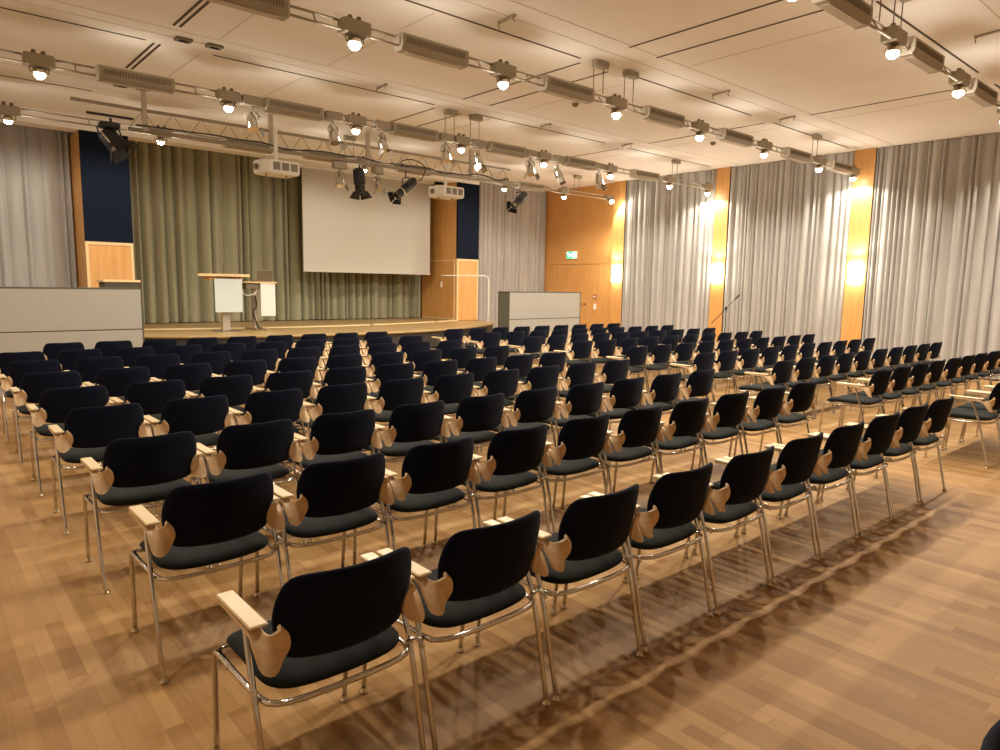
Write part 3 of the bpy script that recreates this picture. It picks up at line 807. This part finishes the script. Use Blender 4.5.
# ------------------------------------------------------------------ small things
def sconce(y, label):
    e = empty('wall_sconce', (XW-.161, y, 2.10), label, 'wall lamp', 'glowing wall lamps on the columns')
    n = 12; prof = [(-.11*math.sin(PI*i/n), -.15*math.cos(PI*i/n)) for i in range(n+1)]
    MB().box((-.02, -.10, -.10), (0, .10, .10), bev=.004).build('back_plate', 'alu', e)
    MB().prism([(x-.0205, yy) for x, yy in prof], -.24, .24, 'z').build('shade', 'sconce', e, True, 40)
    ld = bpy.data.lights.new('sconce_light', 'POINT'); ld.energy = P_SC; ld.color = (1, .89, .72); ld.shadow_soft_size = .09
    l = bpy.data.objects.new('sconce_light', ld); C.objects.link(l); l.parent = e; l.location = (-.24, 0, 0)
    ld = bpy.data.lights.new('sconce_uplight', 'SPOT'); ld.energy = P_SC*3.2; ld.color = (1, .89, .72); ld.shadow_soft_size = .06; ld.spot_size = R_(150); ld.spot_blend = .5
    l = bpy.data.objects.new('sconce_uplight', ld); C.objects.link(l); l.parent = e; l.location = (-.22, 0, .30); l.rotation_euler = (PI, 0, 0)
P_SC = 13.
sconce(13.30, 'glowing wall lamp on the column next to the door wall')
sconce(9.955, 'glowing wall lamp on the column behind the microphone stand')
sconce(6.52, 'brightest glowing wall lamp, on the column nearest the camera')
ld = bpy.data.lights.new('sconce_light', 'POINT'); ld.energy = P_SC; ld.color = (1, .89, .72); ld.shadow_soft_size = .09
l = bpy.data.objects.new('sconce_light', ld); C.objects.link(l); l.location = (XW-.4, 3.06, 2.1)

def exit_sign():
    e = empty('exit_sign', (XW-.032, 15.22, 2.69), 'lit green and white exit sign above the maple door', 'exit sign')
    MB().box((-.05, -.22, -.12), (0, .22, .12), bev=.006).build('housing', 'white', e)
    MB().box((-.056, -.21, -.11), (-.0505, .21, .11)).build('face', 'exitgreen', e)
    p = MB().box((-.062, -.195, -.09), (-.0565, -.04, .09))                                      # door
    p.prism([(-.0, -.03), (.10, -.03), (.10, -.065), (.155, .0), (.10, .065), (.10, .03), (.0, .03)], -.062, -.0565, 'x')
    p.lathe([(.028, 0), (.028, .0055)], 12, orient((-1, 0, 0), (-.0565, .17, .07)))
    p.build('pictogram', 'exitwhite', e)
exit_sign()
def callpoint():
    e = empty('fire_call_point', (XW-.0305, 14.22, 1.41), 'small square red fire call point on the door wall', 'alarm')
    MB().box((-.03, -.06, -.065), (0, .06, .065), bev=.006).build('case', 'red', e)
    MB().box((-.033, -.035, -.04), (-.0305, .035, .03)).build('glass', 'white', e)
    s = empty('light_switch', (XW-.0305, 14.22, 1.10), 'white double light switch below the fire call point', 'switch')
    MB().box((-.02, -.045, -.09), (0, .045, .09), bev=.004).build('plate', 'white', s)
    for z in (-.042, .042): MB().box((-.026, -.032, z-.034), (-.0205, .032, z+.034), bev=.003).build('rocker', 'white', s)
callpoint()
def micstand():
    x, y = 14.75, 8.85
    e = empty('microphone_stand', (x, y, 0), 'black boom microphone stand before the pale curtains', 'microphone stand')
    for k in range(3):
        a = k*2*PI/3+.3
        MB().tube([(0, 0, .12), (.32*math.cos(a), .32*math.sin(a), .012)], .009, 6).build('leg', 'black', e, True)
    MB().tube([(0, 0, .08), (0, 0, 1.27)], .012, 8).build('pole', 'black', e, True)
    MB().lathe([(.03, -.04), (.03, .04)], 10, Matrix.Translation((0, 0, 1.25))).build('clutch', 'black', e, True, 40)
    d = Vector((.20, -.32, .44)).normalized()
    c = Vector((0, 0, 1.25))
    MB().tube([c-d*.48, c+d*.28], .008, 6).build('boom', 'black', e, True)
    MB().tube([c+d*.28, c+d*.30, c+d*.40, c+d*.43], [.012, .016, .024, .014], 10).build('microphone', 'black', e, True)
micstand()
def detector(x, y, label):
    e = empty('smoke_detector', (x, y, CZ), label, 'smoke detector', 'ceiling smoke detectors')
    MB().lathe([(0, -.06), (.035, -.058), (.05, -.035), (.055, -.03), (.055, 0)], 16).build('housing', 'greydark', e, True, 40)
detector(8.86, 8.35, 'small grey smoke detector above the middle of the second light track')
detector(13.2, 8.45, 'small grey smoke detector in the ceiling near the right columns')
def bracket(x, y, rz, label):
    e = empty('ceiling_hook', (x, y, CZ), label, 'ceiling hook', 'suspension points in the ceiling', rz)
    MB().box((-.16, -.02, -.022), (.16, .02, 0), bev=.004).build('plate', 'greymetal', e)
    for s in (-.14, .14): MB().tube([(s, 0, -.02), (s, .025, -.05), (s, 0, -.08)], .006, 6).build('hook', 'greydark', e)
for x, y, rz, w in ((5.95, 9.75, 1.5, 'over the third track before the screen'), (5.55, 6.35, 1.5, 'close to the top edge of the photo'), (9.6, 9.8, 1.5, 'over the middle of the third track'),
                    (12.1, 9.85, 1.4, 'towards the far columns above the aisle'), (12.25, 6.35, 1.4, 'at the end of the second track'), (10.0, 6.3, 1.5, 'halfway along the second track'), (10.0, 2.75, 1.4, 'above the nearest track at the top right')):
    bracket(x, y, rz, 'small ceiling suspension hook ' + w)
def vent(x, y, label):
    e = empty('ceiling_socket', (x, y, CZ), label, 'ceiling socket', 'dark ceiling sockets')
    MB().box((-.10, -.07, -.03), (.10, .07, 0), bev=.005).build('plate', 'greydark', e)
    MB().box((-.05, -.03, -.036), (.05, .03, -.0305)).build('insert', 'blackm', e)
at = [(3.0, 9.72, 'dark ceiling socket beside the paired slots, nearer one of upper pair'), (3.38, 9.70, 'dark ceiling socket beside the paired slots, further one of upper pair'),
      (2.92, 12.62, 'dark ceiling socket above the left truss end, nearer one'), (3.24, 12.58, 'dark ceiling socket next to the left truss post')]
for x, y, w in at: vent(x, y, w)

# ------------------------------------------------------------------ world, camera, view
w = bpy.data.worlds.new('world'); S.world = w; w.use_nodes = True
w.node_tree.nodes['Background'].inputs[0].default_value = (1, .85, .65, 1)
w.node_tree.nodes['Background'].inputs[1].default_value = .02
cam = bpy.data.cameras.new('camera'); co = bpy.data.objects.new('camera', cam); C.objects.link(co); S.camera = co
cam.sensor_width = 36; cam.lens = 690.0/1000*36; cam.clip_start = .05
yaw, pit, roll, H = 0.71656572, 0.12850746, 0.01628687, 1.6907
f = Vector((math.sin(yaw)*math.cos(pit), math.cos(yaw)*math.cos(pit), -math.sin(pit)))
r = Vector((math.cos(yaw), -math.sin(yaw), 0)); u = r.cross(f)
r2 = r*math.cos(roll)+u*math.sin(roll); u2 = -r*math.sin(roll)+u*math.cos(roll)
mw = Matrix((r2, u2, -f)).transposed().to_4x4(); mw.translation = (0, 0, H)
co.matrix_world = mw
vs_ = S.view_settings; S.display_settings.display_device = 'sRGB'
vs_.view_transform = 'Standard'; vs_.look = 'None'; vs_.gamma = 1; vs_.use_curve_mapping = False
vs_.exposure = 0.
S.cycles.use_denoising = True; S.cycles.caustics_reflective = False; S.cycles.caustics_refractive = False
S.cycles.max_bounces = 8; S.cycles.diffuse_bounces = 5; S.cycles.sample_clamp_indirect = 6.
